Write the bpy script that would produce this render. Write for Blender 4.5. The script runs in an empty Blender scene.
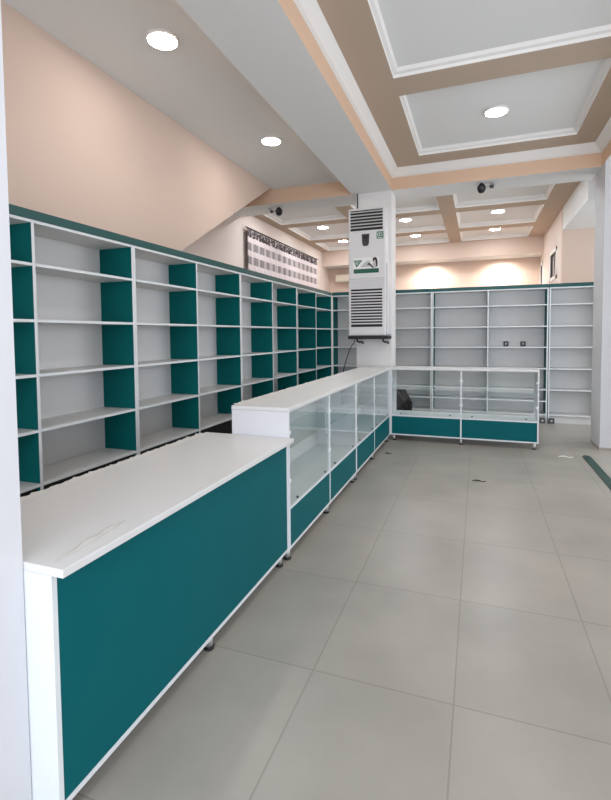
import bpy, bmesh, math, random
from mathutils import Vector, Matrix
random.seed(7)
C = bpy.context.scene.collection
SC = bpy.context.scene
R = math.radians

# ------------------------------------------------------------------ camera
F, CX, CY = 472.70, 304.03, 357.79
YAW, PITCH, ROLL = R(20.1983), R(2.7971), R(-0.5243)
fw = Vector((-math.sin(YAW)*math.cos(PITCH), math.cos(YAW)*math.cos(PITCH), -math.sin(PITCH)))
rt = Vector((math.cos(YAW), math.sin(YAW), 0)); up = rt.cross(fw)
r2 = rt*math.cos(ROLL) + up*math.sin(ROLL); u2 = -rt*math.sin(ROLL) + up*math.cos(ROLL)
cd = bpy.data.cameras.new('camera'); cam = bpy.data.objects.new('camera', cd); C.objects.link(cam)
cd.sensor_fit = 'HORIZONTAL'; cd.sensor_width = 36; cd.lens = 36*F/611
cd.shift_x = (305.5-CX)/611; cd.shift_y = -(400-CY)/611
cd.clip_start = 0.05; cd.clip_end = 200
M = Matrix((( r2.x, u2.x, -fw.x, 0), (r2.y, u2.y, -fw.y, 0), (r2.z, u2.z, -fw.z, 1.5), (0, 0, 0, 1)))
cam.matrix_world = M
SC.camera = cam

# ------------------------------------------------------------------ world, daylight, exposure
w = bpy.data.worlds.new('world'); SC.world = w; w.use_nodes = True
bg = w.node_tree.nodes['Background']; bg.inputs[0].default_value = (0.80, 0.88, 1.0, 1); bg.inputs[1].default_value = 1.0
SC.view_settings.view_transform = 'Standard'; SC.view_settings.look = 'None'
SC.view_settings.gamma = 1; SC.view_settings.use_curve_mapping = False
SC.view_settings.exposure = 0.36
SC.cycles.max_bounces = 10; SC.cycles.diffuse_bounces = 6; SC.cycles.glossy_bounces = 4; SC.cycles.transparent_max_bounces = 24
SC.cycles.use_denoising = True
SC.cycles.sample_clamp_indirect = 6

def area(name, loc, rot, sx, sy, power, col):
    l = bpy.data.lights.new(name, 'AREA'); l.shape = 'RECTANGLE'; l.size = sx; l.size_y = sy
    l.energy = power; l.color = col
    o = bpy.data.objects.new(name, l); C.objects.link(o); o.location = loc; o.rotation_euler = rot
    return o
# daylight through the glazed shop front (behind the camera) and through the near side windows on the right
area('daylight_front', (0.6, -2.62, 1.85), (R(90), 0, 0), 5.6, 2.3, 185, (0.80, 0.88, 1.0))
area('daylight_side', (4.52, 1.6, 1.9), (R(90), 0, R(90)), 5.0, 2.2, 18, (0.84, 0.91, 1.0))
area('fill_side_rear', (4.52, 7.4, 1.9), (R(90), 0, R(90)), 4.0, 2.2, 85, (0.88, 0.94, 1.0))  # added fill to brighten the rear ceiling and shelves
def spot(name, loc, power, col, size=100, blend=0.9, rad=0.08):
    l = bpy.data.lights.new(name, 'SPOT'); l.energy = power; l.color = col; l.spot_size = R(size); l.spot_blend = blend; l.shadow_soft_size = rad
    o = bpy.data.objects.new(name, l); C.objects.link(o); o.location = loc
    return o

# ------------------------------------------------------------------ materials
def mat(name, col, rough=0.5, spec=0.5, metal=0.0, emit=None, es=0, noise=None, bump=None, coat=0):
    m = bpy.data.materials.new(name); m.use_nodes = True; nt = m.node_tree; b = nt.nodes['Principled BSDF']
    b.inputs['Base Color'].default_value = (*col, 1); b.inputs['Roughness'].default_value = rough
    b.inputs['Specular IOR Level'].default_value = spec; b.inputs['Metallic'].default_value = metal
    if coat: b.inputs['Coat Weight'].default_value = coat
    if emit: b.inputs['Emission Color'].default_value = (*emit, 1); b.inputs['Emission Strength'].default_value = es
    if noise:                                   # (scale, amount): slight mottling of the base colour
        tc = nt.nodes.new('ShaderNodeTexCoord'); n = nt.nodes.new('ShaderNodeTexNoise'); n.inputs['Scale'].default_value = noise[0]; n.inputs['Detail'].default_value = 4
        mx = nt.nodes.new('ShaderNodeMix'); mx.data_type = 'RGBA'
        k = noise[1]
        mx.inputs[6].default_value = (*[c*(1-k) for c in col], 1); mx.inputs[7].default_value = (*[min(1, c*(1+k)) for c in col], 1)
        nt.links.new(tc.outputs['Object'], n.inputs['Vector']); nt.links.new(n.outputs['Fac'], mx.inputs[0]); nt.links.new(mx.outputs[2], b.inputs['Base Color'])
    if bump:
        tc = nt.nodes.new('ShaderNodeTexCoord'); n = nt.nodes.new('ShaderNodeTexNoise'); n.inputs['Scale'].default_value = bump[0]
        bp = nt.nodes.new('ShaderNodeBump'); bp.inputs['Strength'].default_value = bump[1]; bp.inputs['Distance'].default_value = 0.01
        nt.links.new(tc.outputs['Object'], n.inputs['Vector']); nt.links.new(n.outputs['Fac'], bp.inputs['Height']); nt.links.new(bp.outputs[0], b.inputs['Normal'])
    return m

WHITE = mat('white_melamine', (0.68, 0.67, 0.66), 0.42, 0.4, noise=(3, 0.03))
EDGE = mat('white_edge_band', (0.74, 0.77, 0.78), 0.4, 0.4)
TOPW = mat('white_counter_top', (0.72, 0.715, 0.705), 0.36, 0.5, noise=(2.0, 0.03))
TEAL = mat('teal_melamine', (0.001, 0.110, 0.124), 0.45, 0.10, noise=(2, 0.04))
TEALD = mat('deep_teal_melamine', (0.001, 0.115, 0.114), 0.5, 0.10, noise=(2, 0.05))
FASC = mat('teal_fascia', (0.010, 0.080, 0.076), 0.42, 0.4)
PEACH = mat('peach_paint', (0.67, 0.525, 0.44), 0.75, 0.25, noise=(0.6, 0.03), bump=(60, 0.03))
PEACHD = mat('deep_peach_paint', (0.70, 0.49, 0.35), 0.75, 0.25, noise=(0.8, 0.03))
PINKB = mat('pinkish_beam_paint', (0.70, 0.555, 0.465), 0.75, 0.25)
PINKW = mat('pinkish_white_paint', (0.76, 0.66, 0.60), 0.75, 0.25)
BROWN = mat('brown_paint', (0.52, 0.415, 0.325), 0.75, 0.2, noise=(1.5, 0.05))
CEIL = mat('white_ceiling_paint', (0.80, 0.80, 0.79), 0.8, 0.2, noise=(0.7, 0.02))
MOULD = mat('white_moulding', (0.84, 0.82, 0.79), 0.6, 0.3)
PILL = mat('white_pillar_paint', (0.78, 0.76, 0.745), 0.6, 0.3, noise=(1.2, 0.02))
COLW = mat('cool_white_paint', (0.72, 0.72, 0.745), 0.6, 0.3)
COLG = mat('greyish_white_paint', (0.60, 0.60, 0.61), 0.65, 0.25, noise=(1.5, 0.02))
CHROME = mat('brushed_metal', (0.70, 0.70, 0.70), 0.42, 0.5, 0.7)
BLACK = mat('black_plastic', (0.012, 0.012, 0.013), 0.5, 0.4)
DARK = mat('dark_grey_plastic', (0.035, 0.035, 0.038), 0.5, 0.4)
ACW = mat('air_conditioner_white', (0.70, 0.69, 0.70), 0.38, 0.5)
ACG = mat('air_conditioner_grey', (0.50, 0.50, 0.50), 0.4, 0.5)
GREEN = mat('label_green', (0.008, 0.15, 0.075), 0.5, 0.4)
GREEND = mat('label_dark_green', (0.010, 0.085, 0.05), 0.5, 0.4)
PAPER = mat('label_white', (0.80, 0.80, 0.80), 0.5, 0.4)
SKIN = mat('printed_skin', (0.55, 0.42, 0.36), 0.6, 0.3)
CHAIRM = mat('dark_brown_leather', (0.022, 0.011, 0.008), 0.8, 0.15, bump=(40, 0.1))
LAMPR = mat('rear_lamp_diffuser', (0.9, 0.9, 0.9), 0.5, 0.2, emit=(0.90, 0.95, 1.0), es=95)
LAMP = mat('lamp_diffuser', (0.9, 0.9, 0.9), 0.5, 0.2, emit=(1.0, 0.96, 0.90), es=60)
STRIPG = mat('dark_green_strip', (0.020, 0.060, 0.047), 0.55, 0.4, noise=(9, 0.15))
DGLASS = mat('dark_window_glass', (0.55, 0.51, 0.49), 0.4, 0.5)
FRAMEB = mat('brown_window_frame', (0.05, 0.035, 0.03), 0.5, 0.4)
FILM = mat('white_protective_film', (0.72, 0.70, 0.67), 0.45, 0.4)
FILMG = mat('grey_film_shadow', (0.55, 0.525, 0.49), 0.5, 0.4)
SKIRT = mat('beige_skirting_tile', (0.36, 0.33, 0.28), 0.4, 0.4)
SCRAPD = mat('dark_scrap', (0.03, 0.028, 0.025), 0.6, 0.3)
SOCK = mat('grey_socket', (0.16, 0.16, 0.17), 0.5, 0.4)

def glass_mat(name, tint, painted_sheen=0.0, k=1.9):
    m = bpy.data.materials.new(name); m.use_nodes = True; nt = m.node_tree; nt.nodes.clear()
    out = nt.nodes.new('ShaderNodeOutputMaterial'); tr = nt.nodes.new('ShaderNodeBsdfTransparent'); tr.inputs[0].default_value = (*tint, 1)
    gl = nt.nodes.new('ShaderNodeBsdfGlossy'); gl.inputs['Roughness'].default_value = 0.015; gl.inputs['Color'].default_value = (1, 1, 1, 1)
    fr = nt.nodes.new('ShaderNodeFresnel'); fr.inputs[0].default_value = 1.5
    geo = nt.nodes.new('ShaderNodeNewGeometry')
    a = nt.nodes.new('ShaderNodeMath'); a.operation = 'SUBTRACT'; a.inputs[0].default_value = 1; nt.links.new(geo.outputs['Backfacing'], a.inputs[1])
    b = nt.nodes.new('ShaderNodeMath'); b.operation = 'MULTIPLY'; nt.links.new(fr.outputs[0], b.inputs[0]); nt.links.new(a.outputs[0], b.inputs[1])
    c = nt.nodes.new('ShaderNodeMath'); c.operation = 'MULTIPLY'; c.use_clamp = True; nt.links.new(b.outputs[0], c.inputs[0]); c.inputs[1].default_value = k
    mx = nt.nodes.new('ShaderNodeMixShader'); nt.links.new(c.outputs[0], mx.inputs[0])
    base = tr
    if painted_sheen:
        df = nt.nodes.new('ShaderNodeBsdfDiffuse'); df.inputs[0].default_value = (0.75, 0.80, 0.79, 1)
        m2 = nt.nodes.new('ShaderNodeMixShader'); m2.inputs[0].default_value = painted_sheen
        nt.links.new(tr.outputs[0], m2.inputs[1]); nt.links.new(df.outputs[0], m2.inputs[2]); base = m2
    nt.links.new(base.outputs[0], mx.inputs[1]); nt.links.new(gl.outputs[0], mx.inputs[2]); nt.links.new(mx.outputs[0], out.inputs[0])
    return m
GLASS = glass_mat('clear_glass', (0.96, 0.98, 0.975), k=1.2)
GSHELF = glass_mat('glass_shelf_pane', (0.90, 0.95, 0.94), painted_sheen=0.4)  # white diffuse share paints the ceiling's reflection onto the shelf
WGLASS = glass_mat('window_pane', (0.95, 0.97, 0.97))

def floor_mat():
    m = mat('floor_tile', (0.36, 0.335, 0.295), 0.34, 0.45); nt = m.node_tree; b = nt.nodes['Principled BSDF']
    tc = nt.nodes.new('ShaderNodeTexCoord'); mp = nt.nodes.new('ShaderNodeMapping'); mp.inputs['Location'].default_value = (0.08, -3.53, 0)
    br = nt.nodes.new('ShaderNodeTexBrick'); br.offset = 0; br.squash = 1
    br.inputs['Scale'].default_value = 1; br.inputs['Brick Width'].default_value = 0.6; br.inputs['Row Height'].default_value = 0.8
    br.inputs['Mortar Size'].default_value = 0.004; br.inputs['Mortar Smooth'].default_value = 0.3
    br.inputs['Color1'].default_value = (0.375, 0.345, 0.305, 1); br.inputs['Color2'].default_value = (0.345, 0.325, 0.29, 1); br.inputs['Mortar'].default_value = (0.27, 0.25, 0.22, 1)
    n = nt.nodes.new('ShaderNodeTexNoise'); n.inputs['Scale'].default_value = 1.7; n.inputs['Detail'].default_value = 6
    mx = nt.nodes.new('ShaderNodeMix'); mx.data_type = 'RGBA'; mx.blend_type = 'MULTIPLY'; mx.inputs[0].default_value = 1
    cr = nt.nodes.new('ShaderNodeValToRGB'); cr.color_ramp.elements[0].position = 0.3; cr.color_ramp.elements[0].color = (0.86, 0.86, 0.85, 1); cr.color_ramp.elements[1].position = 0.7; cr.color_ramp.elements[1].color = (1.08, 1.07, 1.05, 1)
    L = nt.links.new
    L(tc.outputs['Object'], mp.inputs[0]); L(mp.outputs[0], br.inputs['Vector']); L(tc.outputs['Object'], n.inputs['Vector'])
    L(n.outputs['Fac'], cr.inputs[0]); L(br.outputs['Color'], mx.inputs[6]); L(cr.outputs[0], mx.inputs[7]); L(mx.outputs[2], b.inputs['Base Color'])
    return m
FLOOR = floor_mat()

def curtain_mat():
    # pale cloth with rows of grey-brown woven squares and a dark band along the heading
    m = mat('patterned_curtain', (0.7, 0.62, 0.6), 0.85, 0.1); nt = m.node_tree; b = nt.nodes['Principled BSDF']; L = nt.links.new
    uv = nt.nodes.new('ShaderNodeUVMap'); uv.uv_map = 'cloth'
    sp = nt.nodes.new('ShaderNodeSeparateXYZ'); L(uv.outputs[0], sp.inputs[0])
    def mth(op, a, bb=None, c=None):
        n = nt.nodes.new('ShaderNodeMath'); n.operation = op
        for i, v in enumerate((a, bb, c)):
            if v is None: continue
            if isinstance(v, (int, float)): n.inputs[i].default_value = v
            else: L(v, n.inputs[i])
        return n.outputs[0]
    u, v = sp.outputs[0], sp.outputs[1]          # metres along the cloth, metres below the heading
    fu = mth('FRACT', mth('DIVIDE', u, 0.30)); fv = mth('FRACT', mth('DIVIDE', mth('SUBTRACT', v, 0.13), 0.25))
    insq = mth('MULTIPLY', mth('LESS_THAN', fu, 0.55), mth('GREATER_THAN', fv, 0.42))
    row = mth('GREATER_THAN', fv, 0.42)
    fine = mth('FRACT', mth('DIVIDE', u, 0.05)); fine = mth('LESS_THAN', fine, 0.5)
    sq = mth('MULTIPLY', insq, 1.0)
    head = mth('LESS_THAN', v, 0.14)
    wn = nt.nodes.new('ShaderNodeTexNoise'); wn.inputs['Scale'].default_value = 14; L(uv.outputs[0], wn.inputs['Vector'])
    def mix(f, a, bb):
        n = nt.nodes.new('ShaderNodeMix'); n.data_type = 'RGBA'
        L(f, n.inputs[0]) if not isinstance(f, (int, float)) else None
        for i, x in ((6, a), (7, bb)):
            if isinstance(x, tuple): n.inputs[i].default_value = (*x, 1)
            else: L(x, n.inputs[i])
        return n.outputs[2]
    c = mix(row, (0.70, 0.61, 0.60), (0.50, 0.43, 0.42))
    c = mix(sq, c, (0.27, 0.235, 0.235))
    c = mix(mth('MULTIPLY', head, mth('GREATER_THAN', mth('ADD', wn.outputs['Fac'], mth('MULTIPLY', fine, 0.15)), 0.5)), c, (0.07, 0.055, 0.055))
    L(c, b.inputs['Base Color'])
    return m
CURT = curtain_mat()

# ------------------------------------------------------------------ mesh helpers
class MB:
    def __init__(s): s.bm = bmesh.new(); s.mats = []
    def _mi(s, m):
        if m is None: return 0
        if m not in s.mats: s.mats.append(m)
        return s.mats.index(m)
    def _merge(s, b, m):
        i = s._mi(m)
        for f in b.faces: f.material_index = i
        me = bpy.data.meshes.new('t'); b.to_mesh(me); b.free(); s.bm.from_mesh(me); bpy.data.meshes.remove(me)
        return s
    def box(s, x0, x1, y0, y1, z0, z1, m=None, bev=0, seg=1):
        b = bmesh.new(); bmesh.ops.create_cube(b, size=1)
        for v in b.verts: v.co = Vector(((x0+x1)/2+v.co.x*(x1-x0), (y0+y1)/2+v.co.y*(y1-y0), (z0+z1)/2+v.co.z*(z1-z0)))
        if bev: bmesh.ops.bevel(b, geom=list(b.edges), offset=bev, segments=seg, affect='EDGES', profile=0.5)
        return s._merge(b, m)
    def prism(s, pts, axis, a, bq, m=None, bev=0):
        # polygon pts in the two other axes, extruded along axis from a to bq
        b = bmesh.new()
        def P(p, t): return Vector((t, p[0], p[1])) if axis == 0 else Vector((p[0], t, p[1])) if axis == 1 else Vector((p[0], p[1], t))
        A = [b.verts.new(P(p, a)) for p in pts]; B = [b.verts.new(P(p, bq)) for p in pts]
        b.faces.new(A); b.faces.new(B[::-1]); n = len(pts)
        for i in range(n): b.faces.new((A[i], A[(i+1) % n], B[(i+1) % n], B[i]))
        bmesh.ops.recalc_face_normals(b, faces=b.faces)
        if bev: bmesh.ops.bevel(b, geom=list(b.edges), offset=bev, segments=1, affect='EDGES')
        return s._merge(b, m)
    def lathe(s, prof, c=(0, 0, 0), axis='z', n=24, m=None, smooth=True):
        b = bmesh.new(); rings = []
        for r, h in prof:
            ring = []
            for i in range(n):
                a = 2*math.pi*i/n; p = (r*math.cos(a), r*math.sin(a), h)
                if axis == 'y': p = (p[0], p[2], p[1])
                if axis == 'x': p = (p[2], p[0], p[1])
                ring.append(b.verts.new(Vector(c)+Vector(p)))
            rings.append(ring)
        for k in range(len(rings)-1):
            for i in range(n):
                b.faces.new((rings[k][i], rings[k][(i+1) % n], rings[k+1][(i+1) % n], rings[k+1][i]))
        b.faces.new(rings[0][::-1]); b.faces.new(rings[-1])
        bmesh.ops.recalc_face_normals(b, faces=b.faces)
        if smooth:
            for f in b.faces: f.smooth = len(f.verts) == 4
        return s._merge(b, m)
    def tube(s, pts, r, m=None, n=8):
        b = bmesh.new(); rings = []; pts = [Vector(p) for p in pts]
        for k, p in enumerate(pts):
            t = (pts[min(k+1, len(pts)-1)]-pts[max(k-1, 0)]).normalized()
            q = t.orthogonal().normalized() if k == 0 else (q-t*q.dot(t)).normalized()
            e = t.cross(q)
            rings.append([b.verts.new(p+(q*math.cos(2*math.pi*i/n)+e*math.sin(2*math.pi*i/n))*r) for i in range(n)])
        for k in range(len(rings)-1):
            for i in range(n): b.faces.new((rings[k][i], rings[k][(i+1) % n], rings[k+1][(i+1) % n], rings[k+1][i]))
        b.faces.new(rings[0][::-1]); b.faces.new(rings[-1])
        bmesh.ops.recalc_face_normals(b, faces=b.faces)
        for f in b.faces: f.smooth = True
        return s._merge(b, m)
    def quad(s, pts, m=None):
        b = bmesh.new(); b.faces.new([b.verts.new(Vector(p)) for p in pts]); return s._merge(b, m)
    def obj(s, name, m=None, parent=None, off=(0, 0, 0)):
        if off != (0, 0, 0): bmesh.ops.translate(s.bm, verts=s.bm.verts, vec=Vector(off))
        me = bpy.data.meshes.new(name); s.bm.to_mesh(me); s.bm.free()
        for x in (s.mats or [m]): me.materials.append(x)
        o = bpy.data.objects.new(name, me); C.objects.link(o)
        if parent: o.parent = parent
        return o
def tag(o, label, cat, group=None, kind=None):
    o['label'] = label; o['category'] = cat
    if group: o['group'] = group
    if kind: o['kind'] = kind
    return o
def thing(name, label, cat, loc=(0, 0, 0), rz=0, group=None):
    o = bpy.data.objects.new(name, None); C.objects.link(o); o.empty_display_size = 0.1
    o.location = loc; o.rotation_euler = (0, 0, rz)
    return tag(o, label, cat, group)
def struct(name, mb, m, label=None, cat='wall'):
    o = mb.obj(name, m); o['kind'] = 'structure'
    if label: o['label'] = label; o['category'] = cat
    return o
def dup(root, loc, rz=None, label=None):
    r = root.copy(); C.objects.link(r); r.location = loc
    if rz is not None: r.rotation_euler = (0, 0, rz)
    if label: r['label'] = label
    for ch in list(root.children):
        c = ch.copy(); C.objects.link(c); c.parent = r
        for g in list(ch.children):
            d = g.copy(); C.objects.link(d); d.parent = c
    return r

# ------------------------------------------------------------------ the room
ZA, ZB, ZC, ZS = 3.82, 3.88, 3.75, 3.60        # flat ceiling on the left, deep coffer, rear coffers, beam soffit
struct('floor', MB().box(-4.2, 4.8, -2.9, 13.2, -0.12, 0), FLOOR, 'large beige floor tiles across the whole shop', 'floor')
struct('wall_left', MB().box(-4.15, -4.0, -2.9, 13.15, 0, 4.2), PINKW, 'pale pinkish wall that carries the patterned curtain')
# side of the stair flight: its underside rises away from the camera
struct('wall_stair', MB().prism([(-2.9, 0.0), (0.20, 0.02), (7.049, 3.872), (7.049, 4.15), (-2.9, 4.15)], 0, -3.1, -3.999), PEACH, 'peach wall with a slanted lower edge above the teal topped shelves')
struct('wall_back', MB().box(-4.0, 1.42, 13.0, 13.15, 0, 4.2), PEACH, 'peach back wall above the rear shelving')
# right side: return wall facing the camera, then the window wall running to the back
mb = MB().box(1.42, 4.65, 9.70, 9.85, 0, 4.2)
struct('wall_return', mb, PEACH, 'peach wall facing the camera beside the white square column')
mb = MB()
WIN = [(10.38, 11.16, 2.62, 3.09), (12.45, 12.82, 2.35, 3.10)]   # y0,y1,z0,z1
ys = [9.85, WIN[0][0], WIN[0][1], WIN[1][0], WIN[1][1], 13.0]
for a, b in ((0, 1), (2, 3), (4, 5)): mb.box(1.42, 1.62, ys[a], ys[b], 0, 4.2)
for (a, b, z0, z1) in WIN: mb.box(1.42, 1.62, a, b, 0, z0); mb.box(1.42, 1.62, a, b, z1, 4.2)
struct('wall_right', mb, PINKW, 'pinkish wall with two narrow high windows')
for i, (a, b, z0, z1) in enumerate(WIN):
    f = MB()
    t = 0.07
    f.box(1.405, 1.50, a-t, a, z0-t, z1+t).box(1.405, 1.50, b, b+t, z0-t, z1+t).box(1.405, 1.50, a-t, b+t, z1, z1+t).box(1.405, 1.50, a-t, b+t, z0-t, z0)
    wo = struct('window_%d' % (i+1), f, MOULD, ['white framed narrow window nearer the column', 'white framed narrow window nearer the back corner'][i], 'window')
    MB().box(1.455, 1.48, a, b, z0, z1).obj('pane', DGLASS, wo)
    MB().box(1.44, 1.485, (a+b)/2+0.10, (a+b)/2+0.15, z0, z1).box(1.44, 1.485, b-0.04, b, z0, z1).obj('sash', SOCK, wo)
struct('wall_side', MB().box(4.65, 4.8, 9.5, 9.85, 0, 4.2).box(4.65, 4.8, -2.9, -1.0, 0, 4.2).box(4.65, 4.8, -1.0, 9.5, 0, 0.75).box(4.65, 4.8, -1.0, 9.5, 3.05, 4.2), PEACH, 'peach wall with the side windows beyond the frame')
mb = MB().box(-4.0, -2.3, -2.9, -2.75, 0, 4.2).box(3.5, 4.65, -2.9, -2.75, 0, 4.2).box(-2.3, 3.5, -2.9, -2.75, 3.05, 4.2).box(-2.3, 3.5, -2.9, -2.75, 0, 0.65)
struct('wall_front', mb, PEACH, 'peach wall around the shop front glazing behind the camera')
mb = MB()
for x in (-2.3, -0.85, 0.6, 2.05, 3.46): mb.box(x, x+0.05, -2.86, -2.78, 0.65, 3.05)
mb.box(-2.3, 3.5, -2.86, -2.78, 0.65, 0.71).box(-2.3, 3.5, -2.86, -2.78, 2.4, 2.46)
struct('window_3', mb, MOULD, 'white framed shop front glazing behind the camera', 'window')
mb = MB()
for y in (-1.0, 0.5, 2.0, 3.5, 5.0, 6.5, 8.0, 9.44): mb.box(4.69, 4.76, y, y+0.06, 0.75, 3.05)  # rear stretch of glazing added to let in the extra fill
mb.box(4.69, 4.76, -1.0, 9.5, 0.75, 0.81).box(4.69, 4.76, -1.0, 9.5, 2.99, 3.05)
struct('window_4', mb, MOULD, 'white framed side glazing beyond the frame, its rear part added for light', 'window')

# beams: soffit white, faces peach
def beam(name, x0, x1, y0, y1, z0, z1, face, label):
    mb = MB(); b = bmesh.new(); bmesh.ops.create_cube(b, size=1)
    for v in b.verts: v.co = Vector(((x0+x1)/2+v.co.x*(x1-x0), (y0+y1)/2+v.co.y*(y1-y0), (z0+z1)/2+v.co.z*(z1-z0)))
    b.normal_update()
    mb.mats = [face, CEIL]
    for f in b.faces: f.material_index = 1 if f.normal.z < -0.5 else 0
    mb.bm = b
    return struct(name, mb, None, label, 'beam')
beam('beam_cross', -4.0, 1.46, 7.05, 7.62, ZS, 4.15, PEACHD, 'peach faced cross beam over the air conditioner pillar')
beam('beam_long', -1.80, -1.20, -2.75, 7.05, ZS, 4.15, PEACHD, 'white beam running from the pillar towards the camera')
beam('beam_side', 1.46, 2.06, -2.75, 7.05, ZS, 4.15, PEACHD, 'beam over the square white column running towards the camera')
beam('beam_rear', -4.0, 1.42, 12.40, 13.0, 3.36, 4.15, PINKB, 'pinkish beam above the peach back wall')
beam('beam_return', 1.42, 4.65, 7.62, 9.70, 3.34, 4.15, CEIL, 'white dropped ceiling beside the rear coffers')
beam('beam_window', 1.421, 1.62, 9.70, 13.0, 3.34, 4.15, CEIL, 'white band above the narrow windows')

# ceilings
struct('ceiling', MB().box(-3.1, -1.80, -2.75, 7.05, ZA, 3.95), CEIL, 'flat white ceiling between the slanted wall and the long beam', 'ceiling')
struct('ceiling_side', MB().box(2.06, 4.65, -2.75, 7.62, ZA, 3.95), CEIL, 'flat white ceiling to the side of the square column', 'ceiling')
def coffers(name, xs, ys, z, dep, x0, x1, y0, y1, label):
    # brown flat with white panels recessed into it: xs, ys are (start, end) of the recesses
    mb = MB(); mb.mats = [BROWN, MOULD, CEIL]
    gx = sorted({x0, x1, *[v for p in xs for v in p]}); gy = sorted({y0, y1, *[v for p in ys for v in p]})
    for i in range(len(gx)-1):
        for j in range(len(gy)-1):
            hole = (gx[i], gx[i+1]) in xs and (gy[j], gy[j+1]) in ys
            a, b, c, d = gx[i], gx[i+1], gy[j], gy[j+1]
            if not hole:
                mb.quad([(a, c, z), (a, d, z), (b, d, z), (b, c, z)], BROWN)
            else:
                zt = z+dep
                # moulding: outer lip, slope, inner lip
                rings = [(0, z), (0.0, z+dep*0.42), (0.03, z+dep*0.55), (0.045, zt)]
                for k in range(len(rings)-1):
                    (p, za), (q, zb) = rings[k], rings[k+1]
                    A = [(a+p, c+p, za), (b-p, c+p, za), (b-p, d-p, za), (a+p, d-p, za)]
                    B = [(a+q, c+q, zb), (b-q, c+q, zb), (b-q, d-q, zb), (a+q, d-q, zb)]
                    for e in range(4): mb.quad([A[e], A[(e+1) % 4], B[(e+1) % 4], B[e]], MOULD)
                q = 0.045
                mb.quad([(a+q, c+q, zt), (a+q, d-q, zt), (b-q, d-q, zt), (b-q, c+q, zt)], CEIL)
    return struct(name, mb, None, label, 'ceiling')
coffers('ceiling_rear', [(-3.80, -2.40), (-2.11, -0.67), (-0.40, 1.08)], [(7.72, 9.06), (9.37, 10.80), (11.15, 12.33)], ZC, 0.09, -4.0, 1.42, 7.62, 12.40, 'rear ceiling of white coffers between brown ribs')
coffers('ceiling_coffer', [(-0.76, 1.10)], [(0.9, 2.45), (2.8, 4.55), (4.9, 6.60)], ZB, 0.07, -1.10, 1.36, 0.5, 6.94, 'brown bordered white coffer in front of the cross beam')
beam('beam_front', -1.20, 1.46, -2.75, 0.40, ZS, 4.15, PEACHD, 'peach faced beam above the camera')
# sloping white cornice between the beam faces and the brown coffer border
mb = MB()
A = [(-1.199, 0.401, 3.775), (1.459, 0.401, 3.775), (1.459, 7.049, 3.775), (-1.199, 7.049, 3.775)]
A2 = [(-1.17, 0.43, 3.79), (1.43, 0.43, 3.79), (1.43, 7.02, 3.79), (-1.17, 7.02, 3.79)]
B = [(-1.10, 0.50, ZB-0.005), (1.36, 0.50, ZB-0.005), (1.36, 6.94, ZB-0.005), (-1.10, 6.94, ZB-0.005)]
B2 = [(p[0], p[1], ZB+0.03) for p in B]
for P, Q in ((A, A2), (A2, B), (B, B2)):
    for e in range(4): mb.quad([P[e], P[(e+1) % 4], Q[(e+1) % 4], Q[e]])
struct('trim_cornice', mb, MOULD, 'white cornice around the near coffer', 'trim')
struct('roof_slab', MB().box(-4.15, 4.8, -2.9, 13.15, 4.15, 4.3), CEIL, 'concrete slab above the ceiling', 'ceiling')

# pillars
struct('pillar', MB().box(-1.735, -1.205, 7.05, 7.42, 0, 3.62), PILL, 'white pillar that carries the tall air conditioner', 'pillar')
mb = MB().box(1.462, 2.05, 6.87, 7.38, 0.035, 3.60)
struct('column', mb, COLG, 'square white column standing in front of the rear shelves', 'pillar')
struct('baseboard_column', MB().box(1.458, 2.054, 6.866, 7.384, 0, 0.035), SKIRT, 'beige tile skirting round the square column', 'skirting')
struct('column_near', MB().box(-1.80, -1.266, 0.30, 1.0, 0, 4.1), COLW, 'near white column at the edge of the low counter', 'pillar')

# ------------------------------------------------------------------ shelving
ROWS = [2.226, 1.9562, 1.6033, 1.2558, 0.9001, 0.5511, 0.135]
T = 0.018
def shelving(label, loc, rz, L, group, extra=(), shade_bay=False):
    D = 0.33
    root = thing('shelving_unit', label, 'shelving', loc, rz, group)
    ups = [T/2+0.001, L/2, L-T/2-0.001]
    for y in ups:
        u = MB().box(-D, -0.001, y-T/2, y+T/2, 0, 2.235).obj('upright', TEALD, root)
        MB().box(-0.001, 0.002, y-T/2-0.001, y+T/2+0.001, 0, 2.235).obj('edge_band', EDGE, u)
    for k in range(2):
        a, b = ups[k]+T/2, ups[k+1]-T/2
        MB().box(-D, -D+0.006, a, b, 0.06, 2.235).obj('back_panel', WHITE, root)
        for z in (ROWS[:-1] if shade_bay else ROWS):
            s = MB().box(-D+0.006, -0.002, a, b, z-T/2, z+T/2).obj('shelf_board', WHITE, root)
            MB().box(-0.002, 0.001, a, b, z-T/2, z+T/2).obj('edge_band', EDGE, s)
        for z in extra:
            s = MB().box(-D+0.006, -0.002, a, b, z-T/2, z+T/2).obj('shelf_board', WHITE, root)
            MB().box(-0.002, 0.001, a, b, z-T/2, z+T/2).obj('edge_band', EDGE, s)
        if shade_bay: MB().box(-0.05, -0.032, a, b, 0, 0.542).obj('shade_panel', BLACK, root)['label'] = 'black recessed panel standing in for shade in the lowest bay'  # black sheet paints the deep shade of the open lowest bay
        else: MB().box(-0.06, -0.042, a, b, 0, 0.126).obj('kick_board', WHITE, root)
    MB().box(-D, 0.004, 0, L, 2.237, 2.294).obj('fascia', FASC, root)
    return root
BW, A0, Y0 = 0.9209, 2.6256, 2.2294
G1 = 'teal and white shelving along the side wall'
LB = ['teal and white shelving unit on the stair wall, partly hidden by the near white column',
      'teal and white shelving unit second from the near white column, under the slanted wall edge',
      'teal and white shelving unit below the near half of the patterned curtain',
      'teal and white shelving unit below the far curtain end, reaching the corner']
for k in range(4):
    shelving(LB[k], (-A0, Y0+(2*k-1)*BW+0.001, 0), 0, 2*BW-0.002, G1, shade_bay=True)
G2 = 'white shelving along the back wall'
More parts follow.
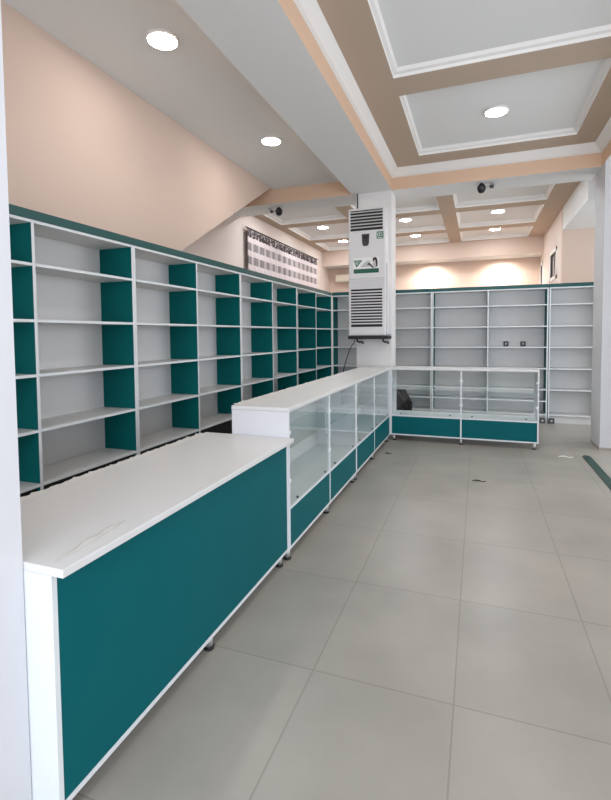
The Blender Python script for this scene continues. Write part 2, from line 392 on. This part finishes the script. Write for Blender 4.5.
YB = Y0+7*BW
xb = [-A0+0.012, -0.762, 1.095]
LB2 = ['back shelving unit behind the pillar and tall air conditioner, from the room corner',
       'back shelving unit with two small sockets on its middle shelf',
       'back shelving unit half hidden by the square white column']
for k in range(3):
    shelving(LB2[k], (xb[k], YB, 0), R(-90), 1.845 if k < 2 else 1.842, G2, extra=((0.36,) if k < 2 else ()))

# ------------------------------------------------------------------ display counters
ZT = 1.0244
def foot(root, x, y, h):
    f = MB().lathe([(0.019, 0.012), (0.019, h)], (x, y, 0), n=16).obj('foot', CHROME, root)
    MB().lathe([(0.024, 0.0), (0.026, 0.004), (0.026, 0.012), (0.020, 0.016)], (x, y, 0), n=16).obj('pad', BLACK, f)
def display(label, loc, rz, ys, L, topL, group, back=True, endpost=None):
    D, t = 0.414, 0.018
    root = thing('display_counter', label, 'display counter', loc, rz, group)
    zb, zp = 0.083, 0.3578
    MB().box(-D, 0.0, 0, L, zb, zb+t).obj('bottom_board', EDGE, root)
    MB().box(-D, 0.0, t, L-t, zp-t/2, zp+t/2).obj('base_board', EDGE, root)
    for a in (0, L-t):
        MB().box(-D, 0.001, a, a+t, zb+t, ZT-0.026).obj('end_panel', COLW, root)
    for y in ys[1:-1]:
        MB().box(-0.022, 0.001, y-t/2, y+t/2, zb+t, ZT-0.026).obj('post', EDGE, root)
    if endpost: MB().box(-0.05, 0.001, endpost[0], endpost[1], zb, ZT-0.026).obj('post', EDGE, root)
    if back: MB().box(-D, -D+0.006, t, L-t, zp+t/2, ZT-0.03).obj('back_panel', WHITE, root)
    MB().box(-D-0.003, 0.003, 0, topL, ZT-0.025, ZT, bev=0.002).obj('top_board', TOPW, root)
    for k in range(len(ys)-1):
        a = ys[k]+(t if k == 0 else t/2); b = ys[k+1]-(t if k == len(ys)-2 else t/2)
        MB().box(-0.016, -0.002, a, b, zb+t, zp-t/2).obj('front_panel', TEAL, root)
        MB().box(-D+0.02, -0.05, a, b, 0.721, 0.729).obj('glass_shelf', GSHELF, root)
        g = MB().box(-0.008, -0.003, a+0.002, b-0.002, zp+t/2+0.006, ZT-0.035).obj('glass_door', GLASS, root)
        for y in (a+0.006, b-0.006):
            for z in (0.54, 0.86):
                c = MB().box(-0.014, 0.004, y-0.011, y+0.011, z-0.012, z+0.012, bev=0.003).obj('clip', EDGE, g)
        for y in (a+0.13, b-0.13):
            MB().lathe([(0.009, 0), (0.009, 0.006), (0.006, 0.010)], (-0.003, y, zp+t/2+0.025), axis='x', n=12).obj('knob', DARK, g)
    n = len(ys)
    for k, y in enumerate(ys):
        yy = y+0.045 if k == 0 else (y-0.045 if k == n-1 else y)
        foot(root, -0.036, yy, zb); foot(root, -D+0.05, yy, zb)
    return root
GC, E0, E2, GY = -1.1515, 2.824, 4.6542, 6.6233
G3 = 'glass fronted display counters'
display('glass display counter with the bright white end panel beside the low counter', (GC, E0, 0), 0, [0, 0.912, E2-E0-0.002], E2-E0-0.002, E2-E0-0.002, G3)
display('glass display counter in front of the pillar with the air conditioner', (GC, E2, 0), 0, [0, 0.8989, GY-E2-0.045], GY-E2-0.045, 7.045-E2, G3, endpost=(GY-E2-0.043, GY-E2-0.002))
display('glass display counter facing the camera in front of the rear shelves', (GC+0.004, GY, 0), R(-90), [0, 0.943, 1.884], 1.884, 1.887, G3, back=False)

# low counter
LX0, LX1, LY0, LY1, LZ = -1.768, -1.113, 1.003, 2.820, 0.8308
root = thing('low_counter', 'low counter with a white top and plain teal front beside the near column', 'counter', (-1.14, LY0, 0))
o = (1.14, -LY0, 0)
MB().box(LX0, LX1, LY0, LY1, LZ-0.026, LZ, bev=0.002).obj('counter_top', TOPW, root, o)
MB().box(-1.175, -1.159, LY0+0.018, LY1-0.018, 0.101, LZ-0.026).obj('front_panel', TEAL, root, o)
for y in (LY0, LY1-0.018): MB().box(LX0+0.03, -1.157, y, y+0.018, 0.101, LZ-0.026).obj('end_panel', EDGE, root, o)
MB().box(LX0+0.03, -1.157, LY0, LY1, 0.083, 0.101).obj('bottom_board', EDGE, root, o)
MB().box(LX0+0.05, -1.175, LY0+0.018, LY1-0.018, 0.45, 0.468).obj('inner_shelf', WHITE, root, o)
for x in (-1.20, LX0+0.09):
    for y in (0.06, 0.9, LY1-LY0-0.06): foot(root, x+1.14, y, 0.083)

# torn protective film along the rear edges of the tops
def film(name, x, y0, y1, z, label, wid=0.05, n=90):
    b = bmesh.new(); rows = []
    for i in range(n+1):
        y = y0+(y1-y0)*i/n
        e = wid*(0.35+0.9*random.random()*random.random())
        rows.append([b.verts.new((x+0.03, y, z+0.0015)), b.verts.new((x-0.004, y, z+0.0025)), b.verts.new((x-0.004-e*0.55, y, z+0.001+0.004*random.random())), b.verts.new((x-0.004-e, y+random.uniform(-.006, .006), z-0.006+0.010*random.random()))])
    for i in range(n):
        for k in range(3): b.faces.new((rows[i][k], rows[i+1][k], rows[i+1][k+1], rows[i][k+1]))
    mb = MB(); mb.bm.free(); mb.bm = b
    ob = mb.obj(name, FILM); sm = ob.modifiers.new('thickness', 'SOLIDIFY'); sm.thickness = 0.0008
    return tag(ob, label, 'film')
film('protective_film', LX0, LY0+0.05, LY1-0.05, LZ, 'ragged torn white film along the rear edge of the low counter', 0.03)
film('protective_film', GC-0.417, E0+0.05, 6.9, ZT, 'ragged torn white film along the rear edge of the glass counters', 0.022, 150)
# wrinkled loose film near the front edge, its shadow put into the grey colour
b = bmesh.new(); rows = []
for i in range(41):
    t = i/40; y = 1.03+0.33*t; xc = -1.170-0.030*math.sin(t*1.5); h = 0.012*math.sin(math.pi*t)**0.7*(0.7+0.3*math.sin(t*19)); ww = 0.013*math.sin(math.pi*(0.05+0.9*t))
    rows.append([b.verts.new((xc+s*ww, y, LZ+0.0008+h*(1-s*s))) for s in (-1, -0.6, -0.2, 0.2, 0.6, 1)])
for i in range(40):
    for k in range(5): b.faces.new((rows[i][k], rows[i+1][k], rows[i+1][k+1], rows[i][k+1]))
for f in b.faces: f.smooth = True
mb = MB(); mb.bm.free(); mb.bm = b
tag(mb.obj('film_wrinkle', FILMG), 'wrinkle of lifted film, its shadow painted grey, near the front edge of the low counter', 'film')

# ------------------------------------------------------------------ tall air conditioner
ax0, ax1, ay0, ay1, az0, az1 = -1.783, -1.240, 6.75, 7.048, 1.475, 3.312
root = thing('air_conditioner', 'tall white floor standing air conditioner mounted up on the white pillar', 'air conditioner', ((ax0+ax1)/2, ay1, az0))
o = (-(ax0+ax1)/2, -ay1, -az0)
body = MB().box(ax0, ax1, ay0+0.012, ay1, az0, az1, bev=0.015, seg=3).obj('body', ACW, root, o)
# front panel pieces
MB().box(ax0+0.008, ax1-0.008, ay0, ay0+0.02, 2.30, az1-0.008, bev=0.006, seg=2).obj('front_panel', ACW, root, o)
MB().box(ax0+0.008, ax1-0.008, ay0, ay0+0.02, az0+0.01, 2.17, bev=0.006, seg=2).obj('lower_panel', ACW, root, o)
mb = MB()
for k in range(4): mb.box(ax0+0.008, ax1-0.008, ay0+0.002, ay0+0.02, 2.176+k*0.031, 2.176+k*0.031+0.026, bev=0.003)
mb.obj('ribbed_band', ACW, root, o)
# outlet: dark opening with slanted louvres
gz0, gz1 = 2.985, 3.275
MB().box(ax0+0.035, ax1-0.035, ay0-0.002, ay0+0.004, gz0, gz1).obj('air_outlet', BLACK, root, o)
for k in range(6):
    z = gz0+0.045+k*0.044
    MB().prism([(ay0-0.012, z-0.001), (ay0-0.002, z+0.010), (ay0-0.002, z-0.004), (ay0-0.012, z-0.010)], 0, ax0+0.037, ax1-0.037).obj('louvre', ACG, root, o)
mb = MB().box(ax0+0.03, ax1-0.03, ay0-0.008, ay0+0.004, gz1, gz1+0.008).box(ax0+0.03, ax1-0.03, ay0-0.008, ay0+0.004, gz0-0.008, gz0).box(ax0+0.028, ax0+0.036, ay0-0.008, ay0+0.004, gz0-0.008, gz1+0.008).box(ax1-0.036, ax1-0.028, ay0-0.008, ay0+0.004, gz0-0.008, gz1+0.008)
mb.obj('outlet_frame', ACW, root, o)
# intake grille
iz0, iz1 = 1.605, 2.150
MB().box(ax0+0.04, ax1-0.045, ay0-0.002, ay0+0.004, iz0, iz1).obj('air_intake', BLACK, root, o)
for k in range(12):
    z = iz0+(k+1)*(iz1-iz0)/13+0.006
    MB().box(ax0+0.038, ax1-0.043, ay0-0.010, ay0-0.001, z-0.0105, z+0.0085, bev=0.003).obj('slat', ACW, root, o)
# display and labels
cx = ax0+0.258
d = MB().prism([(cx-0.056, 2.935), (cx+0.056, 2.935), (cx+0.048, 2.80), (cx+0.030, 2.765), (cx-0.030, 2.765), (cx-0.048, 2.80)], 1, ay0-0.010, ay0+0.002, bev=0.003).obj('display', DARK, root, o)
MB().box(cx-0.03, cx+0.03, ay0-0.0115, ay0-0.009, 2.86, 2.91).obj('screen', BLACK, d, o)
mb = MB().box(ax1-0.125, ax1-0.028, ay0-0.0022, ay0+0.001, 2.855, 2.955, GREEN)
q = ay0-0.0024
def st(x0, x1, z0, z1, m): mb.box(ax1-0.125+x0, ax1-0.125+x1, q-0.0006, q+0.0004, 2.855+z0, 2.855+z1, m)
st(0.012, 0.020, 0.035, 0.085, PAPER); st(0.020, 0.045, 0.077, 0.085, PAPER); st(0.020, 0.045, 0.035, 0.043, PAPER); st(0.037, 0.045, 0.035, 0.085, PAPER)
st(0.056, 0.082, 0.077, 0.085, PAPER); st(0.056, 0.063, 0.056, 0.085, PAPER); st(0.056, 0.082, 0.056, 0.063, PAPER); st(0.075, 0.082, 0.035, 0.060, PAPER); st(0.056, 0.082, 0.035, 0.042, PAPER)
st(0.012, 0.085, 0.012, 0.020, PAPER)
mb.obj('energy_label', GREEN, root, o)['label'] = 'small square green label'
# advert sticker: green triangle, dark haired figure on white, dark green bar
mb = MB(); q0 = ay0-0.0015
sx0, sx1 = ax0+0.075, ax0+0.455
mb.box(sx0, sx1, q0-0.0006, q0+0.001, 2.375, 2.60, PAPER)
def pp(pts, m, lift): mb.prism(pts, 1, q0-0.0006-lift, q0+0.0005, m)
pp([(sx0+0.006, 2.565), (sx0+0.135, 2.565), (sx0+0.048, 2.462)], GREEN, 0.0006)
for k in range(3): pp([(sx0+0.022+k*0.008, 2.548-k*0.018), (sx0+0.098-k*0.014, 2.548-k*0.018), (sx0+0.096-k*0.014, 2.541-k*0.018), (sx0+0.022+k*0.008, 2.541-k*0.018)], PAPER, 0.001)
mb.box(sx0+0.006, sx1-0.005, q0-0.0014, q0, 2.378, 2.44, GREEND)
for k in range(9): mb.box(sx0+0.03+k*0.035, sx0+0.03+k*0.035+0.024, q0-0.0018, q0, 2.403, 2.411, GREEN)
pp([(sx0+0.10, 2.465), (sx0+0.19, 2.545), (sx0+0.245, 2.56), (sx0+0.25, 2.465)], ACG, 0.0006)     # pale figure
pp([(sx0+0.20, 2.50), (sx0+0.235, 2.525), (sx0+0.275, 2.49), (sx0+0.30, 2.45), (sx0+0.28, 2.447), (sx0+0.245, 2.485)], DARK, 0.0009)
pp([(sx0+0.29, 2.59), (sx0+0.32, 2.60), (sx0+0.345, 2.585), (sx0+0.358, 2.53), (sx0+0.355, 2.47), (sx0+0.335, 2.455), (sx0+0.33, 2.52), (sx0+0.305, 2.53), (sx0+0.285, 2.545)], BLACK, 0.001)  # hair
pp([(sx0+0.300, 2.55), (sx0+0.315, 2.56), (sx0+0.33, 2.55), (sx0+0.328, 2.525), (sx0+0.312, 2.52)], SKIN, 0.0013)
pp([(sx0+0.285, 2.52), (sx0+0.328, 2.52), (sx0+0.335, 2.45), (sx0+0.295, 2.447)], ACG, 0.0008)
mb.obj('sticker', PAPER, root, o)['label'] = 'advert sticker with a green triangle and green bar'
MB().box(ax1-0.001, ax1+0.028, ay0+0.06, ay1, az0+0.02, 2.52, bev=0.006).obj('side_cover', ACW, root, o)
MB().box(ax0-0.006, ax1+0.035, ay0-0.02, ay1, 1.428, 1.474, bev=0.006).obj('base_plate', BLACK, root, o)
for x in (ax0+0.12, ax1-0.04):
    pts = [(x, ay0+0.02, 1.430), (x, ay0+0.03, 1.402), (x+0.02, ay0+0.07, 1.385), (x+0.03, ay0+0.15, 1.383), (x+0.03, ay1-0.06, 1.383), (x+0.03, ay1-0.012, 1.36)]
    MB().tube(pts, 0.014, n=10).obj('bracket', DARK, root, o)
for z in (3.14, 3.05): MB().lathe([(0.01, 0), (0.01, 0.008)], (ax1-0.001, ay0+0.09, z-0.1), axis='x', n=10).obj('screw', EDGE, root, o)
# cables
pts = [(-1.755, 7.0, 1.418), (-1.762, 7.0, 1.37)]
for i in range(1, 11):
    t = i/10; pts.append((-1.762-0.165*t**0.8, 7.0-0.02*t, 1.37-0.42*t**1.25))
pts.append((-1.935, 6.97, 0.5)); pts.append((-1.94, 6.96, 0.02))
tag(MB().tube(pts, 0.007).obj('power_cable', BLACK), 'thin black cable hanging from the bottom of the tall air conditioner', 'cable')
tag(MB().tube([(-1.71, 7.03, 3.30), (-1.712, 7.035, 3.45), (-1.712, 7.035, 3.60)], 0.009).obj('ceiling_cable', DARK), 'short dark cable running up from the air conditioner to the beam', 'cable')

# wall mounted air conditioner far behind
root = thing('wall_air_conditioner', 'small cream split air conditioner on the back wall beside the pillar', 'air conditioner', (-3.36, 12.995, 2.95))
MB().box(-0.41, 0.41, -0.20, 0, 0, 0.235, bev=0.035, seg=3).obj('housing', mat('cream_plastic', (0.68, 0.60, 0.48), 0.45), root)
MB().box(-0.37, 0.37, -0.203, -0.18, 0.012, 0.04).obj('air_flap', mat('cream_flap', (0.50, 0.44, 0.35), 0.5), root)

# ------------------------------------------------------------------ curtain
root = thing('curtain', 'pale curtain with rows of grey squares and a dark heading on the side wall', 'curtain', (-3.93, 7.76, 0))
b = bmesh.new(); uvl = b.loops.layers.uv.new('cloth'); NY, NZ = 200, 14; LEN, H0, H1 = 3.95, 1.7, 3.43; vs = []
for i in range(NY+1):
    t = i/NY; y = LEN*t
    x = 0.018*math.sin(t*2*math.pi*27)+0.008*math.sin(t*2*math.pi*11+1)
    vs.append([b.verts.new((x*(0.7+0.5*(1-j/NZ)), y, H0+(H1-0.01*math.sin(t*3.1)-H0)*j/NZ)) for j in range(NZ+1)])
for i in range(NY):
    for j in range(NZ):
        f = b.faces.new((vs[i][j], vs[i+1][j], vs[i+1][j+1], vs[i][j+1])); f.smooth = True
        for l, (a, c) in zip(f.loops, ((i, j), (i+1, j), (i+1, j+1), (i, j+1))):
            l[uvl].uv = (LEN*1.06*a/NY, (H1-H0)*(1-c/NZ))
mb = MB(); mb.bm.free(); mb.bm = b
ob = mb.obj('cloth', CURT, root); sm = ob.modifiers.new('thickness', 'SOLIDIFY'); sm.thickness = 0.003
MB().tube([(0, -0.04, H1+0.015), (0, LEN+0.03, H1+0.015)], 0.014).obj('rod', FRAMEB, root)
f = MB()
f.box(-4.0, -3.965, 7.95, 8.0, 1.6, 3.40).box(-4.0, -3.965, 11.55, 11.6, 1.6, 3.40).box(-4.0, -3.965, 7.95, 11.6, 3.36, 3.40).box(-4.0, -3.965, 7.95, 11.6, 1.6, 1.66)
wo = struct('window_5', f, FRAMEB, 'dark framed window behind the patterned curtain', 'window')
MB().box(-3.998, -3.985, 8.0, 11.55, 1.66, 3.36).obj('pane', DGLASS, wo)

# ------------------------------------------------------------------ ceiling lights
def downlight(x, y, z, label, group, m=LAMP):
    root = thing('ceiling_downlight', label, 'ceiling light', (x, y, z), 0, group)
    MB().lathe([(0.128, -0.001), (0.128, -0.012), (0.120, -0.022), (0.112, -0.022), (0.112, -0.008)], n=32).obj('trim_ring', MOULD, root)
    MB().lathe([(0.111, -0.006), (0.111, -0.022), (0.10, -0.026), (0.05, -0.028)], n=32).obj('diffuser', m, root)
    return root
GL = 'round ceiling lights'
zc = ZC+0.09
col = {-3.18: 'by the curtain wall', -1.41: 'behind the pillar', 0.34: 'above the open floor'}
for x, nm in col.items():
    for y, rn in ((8.02, 'nearest the cross beam'), (9.90, 'in the middle row'), (11.55, 'in the row by the rear beam')):
        downlight(x, y, zc, 'round ceiling light %s, %s' % (nm, rn), GL, LAMPR)
downlight(-2.33, 5.27, ZA, 'round white light in the flat ceiling by the slanted wall', GL)
downlight(-2.33, 3.2, ZA, 'round white light in the flat ceiling nearer the camera', GL)
for y, nm in ((5.75, 'by the cross beam'), (3.67, 'in the middle panel'), (1.68, 'nearest the camera')):
    downlight(0.17, y, ZB+0.07, 'round white light in the brown bordered coffer, %s' % nm, GL)
# lamps set in the underside of the rear beam, washing the back wall
spot('wall_wash', (-1.15, 12.66, 3.355), 150, (1.0, 0.92, 0.84), 172)
spot('wall_wash', (0.55, 12.66, 3.355), 150, (1.0, 0.92, 0.84), 172)

# ------------------------------------------------------------------ cameras on the cross beam
def cctv(loc, rz, label, side):
    root = thing('security_camera', label, 'camera', loc, rz, 'security cameras under the cross beam')
    MB().lathe([(0.05, 0), (0.05, -0.012), (0.03, -0.02), (0.018, -0.05)], n=20).obj('mount', ACG, root)
    MB().tube([(0, 0, -0.045), (side*0.06, -0.01, -0.05), (side*0.12, -0.02, -0.055)], 0.014, n=10).obj('arm', ACG, root)
    MB().box(side*0.005, side*0.05, -0.035, -0.005, -0.075, -0.04, bev=0.004).obj('joint', DARK, root)
    MB().lathe([(0.012, 0.075), (0.036, 0.054), (0.054, 0.028), (0.058, 0.0), (0.050, -0.032), (0.034, -0.056), (0.01, -0.064)], (side*0.16, -0.03, -0.075), n=24).obj('housing', BLACK, root)
    MB().lathe([(0.026, 0), (0.026, -0.012), (0.018, -0.016)], (side*0.16, -0.086, -0.08), axis='y', n=16).obj('lens', DARK, root)
cctv((-3.25, 7.30, ZS), 0, 'black dome security camera under the cross beam near the curtain', 1)
cctv((0.19, 7.22, ZS), 0, 'black dome security camera under the cross beam over the open floor', -1)

# ------------------------------------------------------------------ sockets, chair, floor bits
def socket(loc, label, sz=0.085):
    root = thing('power_socket', label, 'socket', loc, 0, 'power sockets on the rear shelves')
    MB().box(-sz/2, sz/2, -0.03, 0, 0, sz, bev=0.006).obj('back_box', SOCK, root)
    p = MB().box(-sz*0.36, sz*0.36, -0.034, -0.028, sz*0.14, sz*0.86, bev=0.002).obj('plate', DARK, root)
    MB().lathe([(sz*0.2, 0), (sz*0.2, -0.004), (sz*0.16, -0.004), (sz*0.15, -0.001)], (0, -0.034, sz/2), axis='y', n=16).obj('outlet', ACG, p)
zr = 1.2558+T/2
socket((0.463, YB+0.3215, zr+0.002), 'small dark socket on the middle rear shelf, closer to the pillar')
socket((0.733, YB+0.3215, zr+0.002), 'small dark socket on the middle rear shelf, closer to the square column')
socket((1.012, YB-0.02, 0.0), 'black socket box at the foot of the rear shelves, nearer the glass counter', 0.095)
socket((1.145, YB-0.02, 0.0), 'black socket box at the foot of the rear shelves, nearer the square column', 0.095)

root = thing('armchair', 'dark brown chair behind the pillar, seen through the glass counter', 'chair', (-1.45, 7.80, 0))
MB().box(-0.28, 0.30, -0.24, 0.24, 0.28, 0.42, bev=0.03, seg=2).obj('seat', CHAIRM, root)
MB().prism([(-0.36, 0.30), (-0.24, 0.30), (-0.30, 0.92), (-0.38, 0.94), (-0.44, 0.90)], 1, -0.24, 0.24, bev=0.02).obj('backrest', CHAIRM, root)
for s in (-1, 1):
    MB().prism([(-0.34, 0.10), (0.40, 0.10), (0.425, 0.33), (0.36, 0.45), (0.30, 0.565), (0.24, 0.60), (-0.36, 0.64)], 1, s*0.26-0.05, s*0.26+0.05, bev=0.012).obj('arm', CHAIRM, root)
for x in (-0.3, 0.38):
    for y in (-0.26, 0.26): MB().box(x-0.025, x+0.025, y-0.025, y+0.025, 0, 0.105).obj('leg', BLACK, root)

pts = [(1.195, 4.3), (1.285, 4.3), (1.285, 6.42), (1.268, 6.48), (1.24, 6.505), (1.212, 6.49), (1.197, 6.44)]
tag(MB().prism(pts, 2, 0.0005, 0.008, bev=0.002).obj('floor_strip', STRIPG), 'dark green strip lying on the floor near the square column', 'strip')
def scrap(name, x, y, l, wd, a, m, label, cat='scrap'):
    b = bmesh.new(); rows = []
    for i in range(13):
        t = i/12; cxx = (t-0.5)*l; yy = 0.25*wd*math.sin(t*5); hh = 0.002+0.012*abs(math.sin(t*4+a)); k = wd*(0.3+0.7*math.sin(math.pi*(0.08+0.84*t)))
        rows.append([b.verts.new((cxx, yy+s*k/2, hh*(1-abs(s)*0.7)+0.001)) for s in (-1, 0, 1)])
    for i in range(12):
        for k in range(2): b.faces.new((rows[i][k], rows[i+1][k], rows[i+1][k+1], rows[i][k+1]))
    bmesh.ops.rotate(b, verts=b.verts, matrix=Matrix.Rotation(a, 3, 'Z')); bmesh.ops.translate(b, verts=b.verts, vec=(x, y, 0))
    mb = MB(); mb.bm.free(); mb.bm = b
    ob = mb.obj(name, m); sm = ob.modifiers.new('thickness', 'SOLIDIFY'); sm.thickness = 0.0015
    return tag(ob, label, cat)
scrap('litter_scrap', -1.045, 5.86, 0.085, 0.03, 0.1, SCRAPD, 'small dark curled scrap on the floor beside the glass counter feet')
scrap('litter_scrap', 0.02, 5.04, 0.13, 0.018, 0.05, SCRAPD, 'thin dark scrap on the open floor tiles')
scrap('litter_scrap', 1.0, 6.36, 0.16, 0.05, 0.1, FILM, 'pale scrap of film on the floor near the dark green strip')
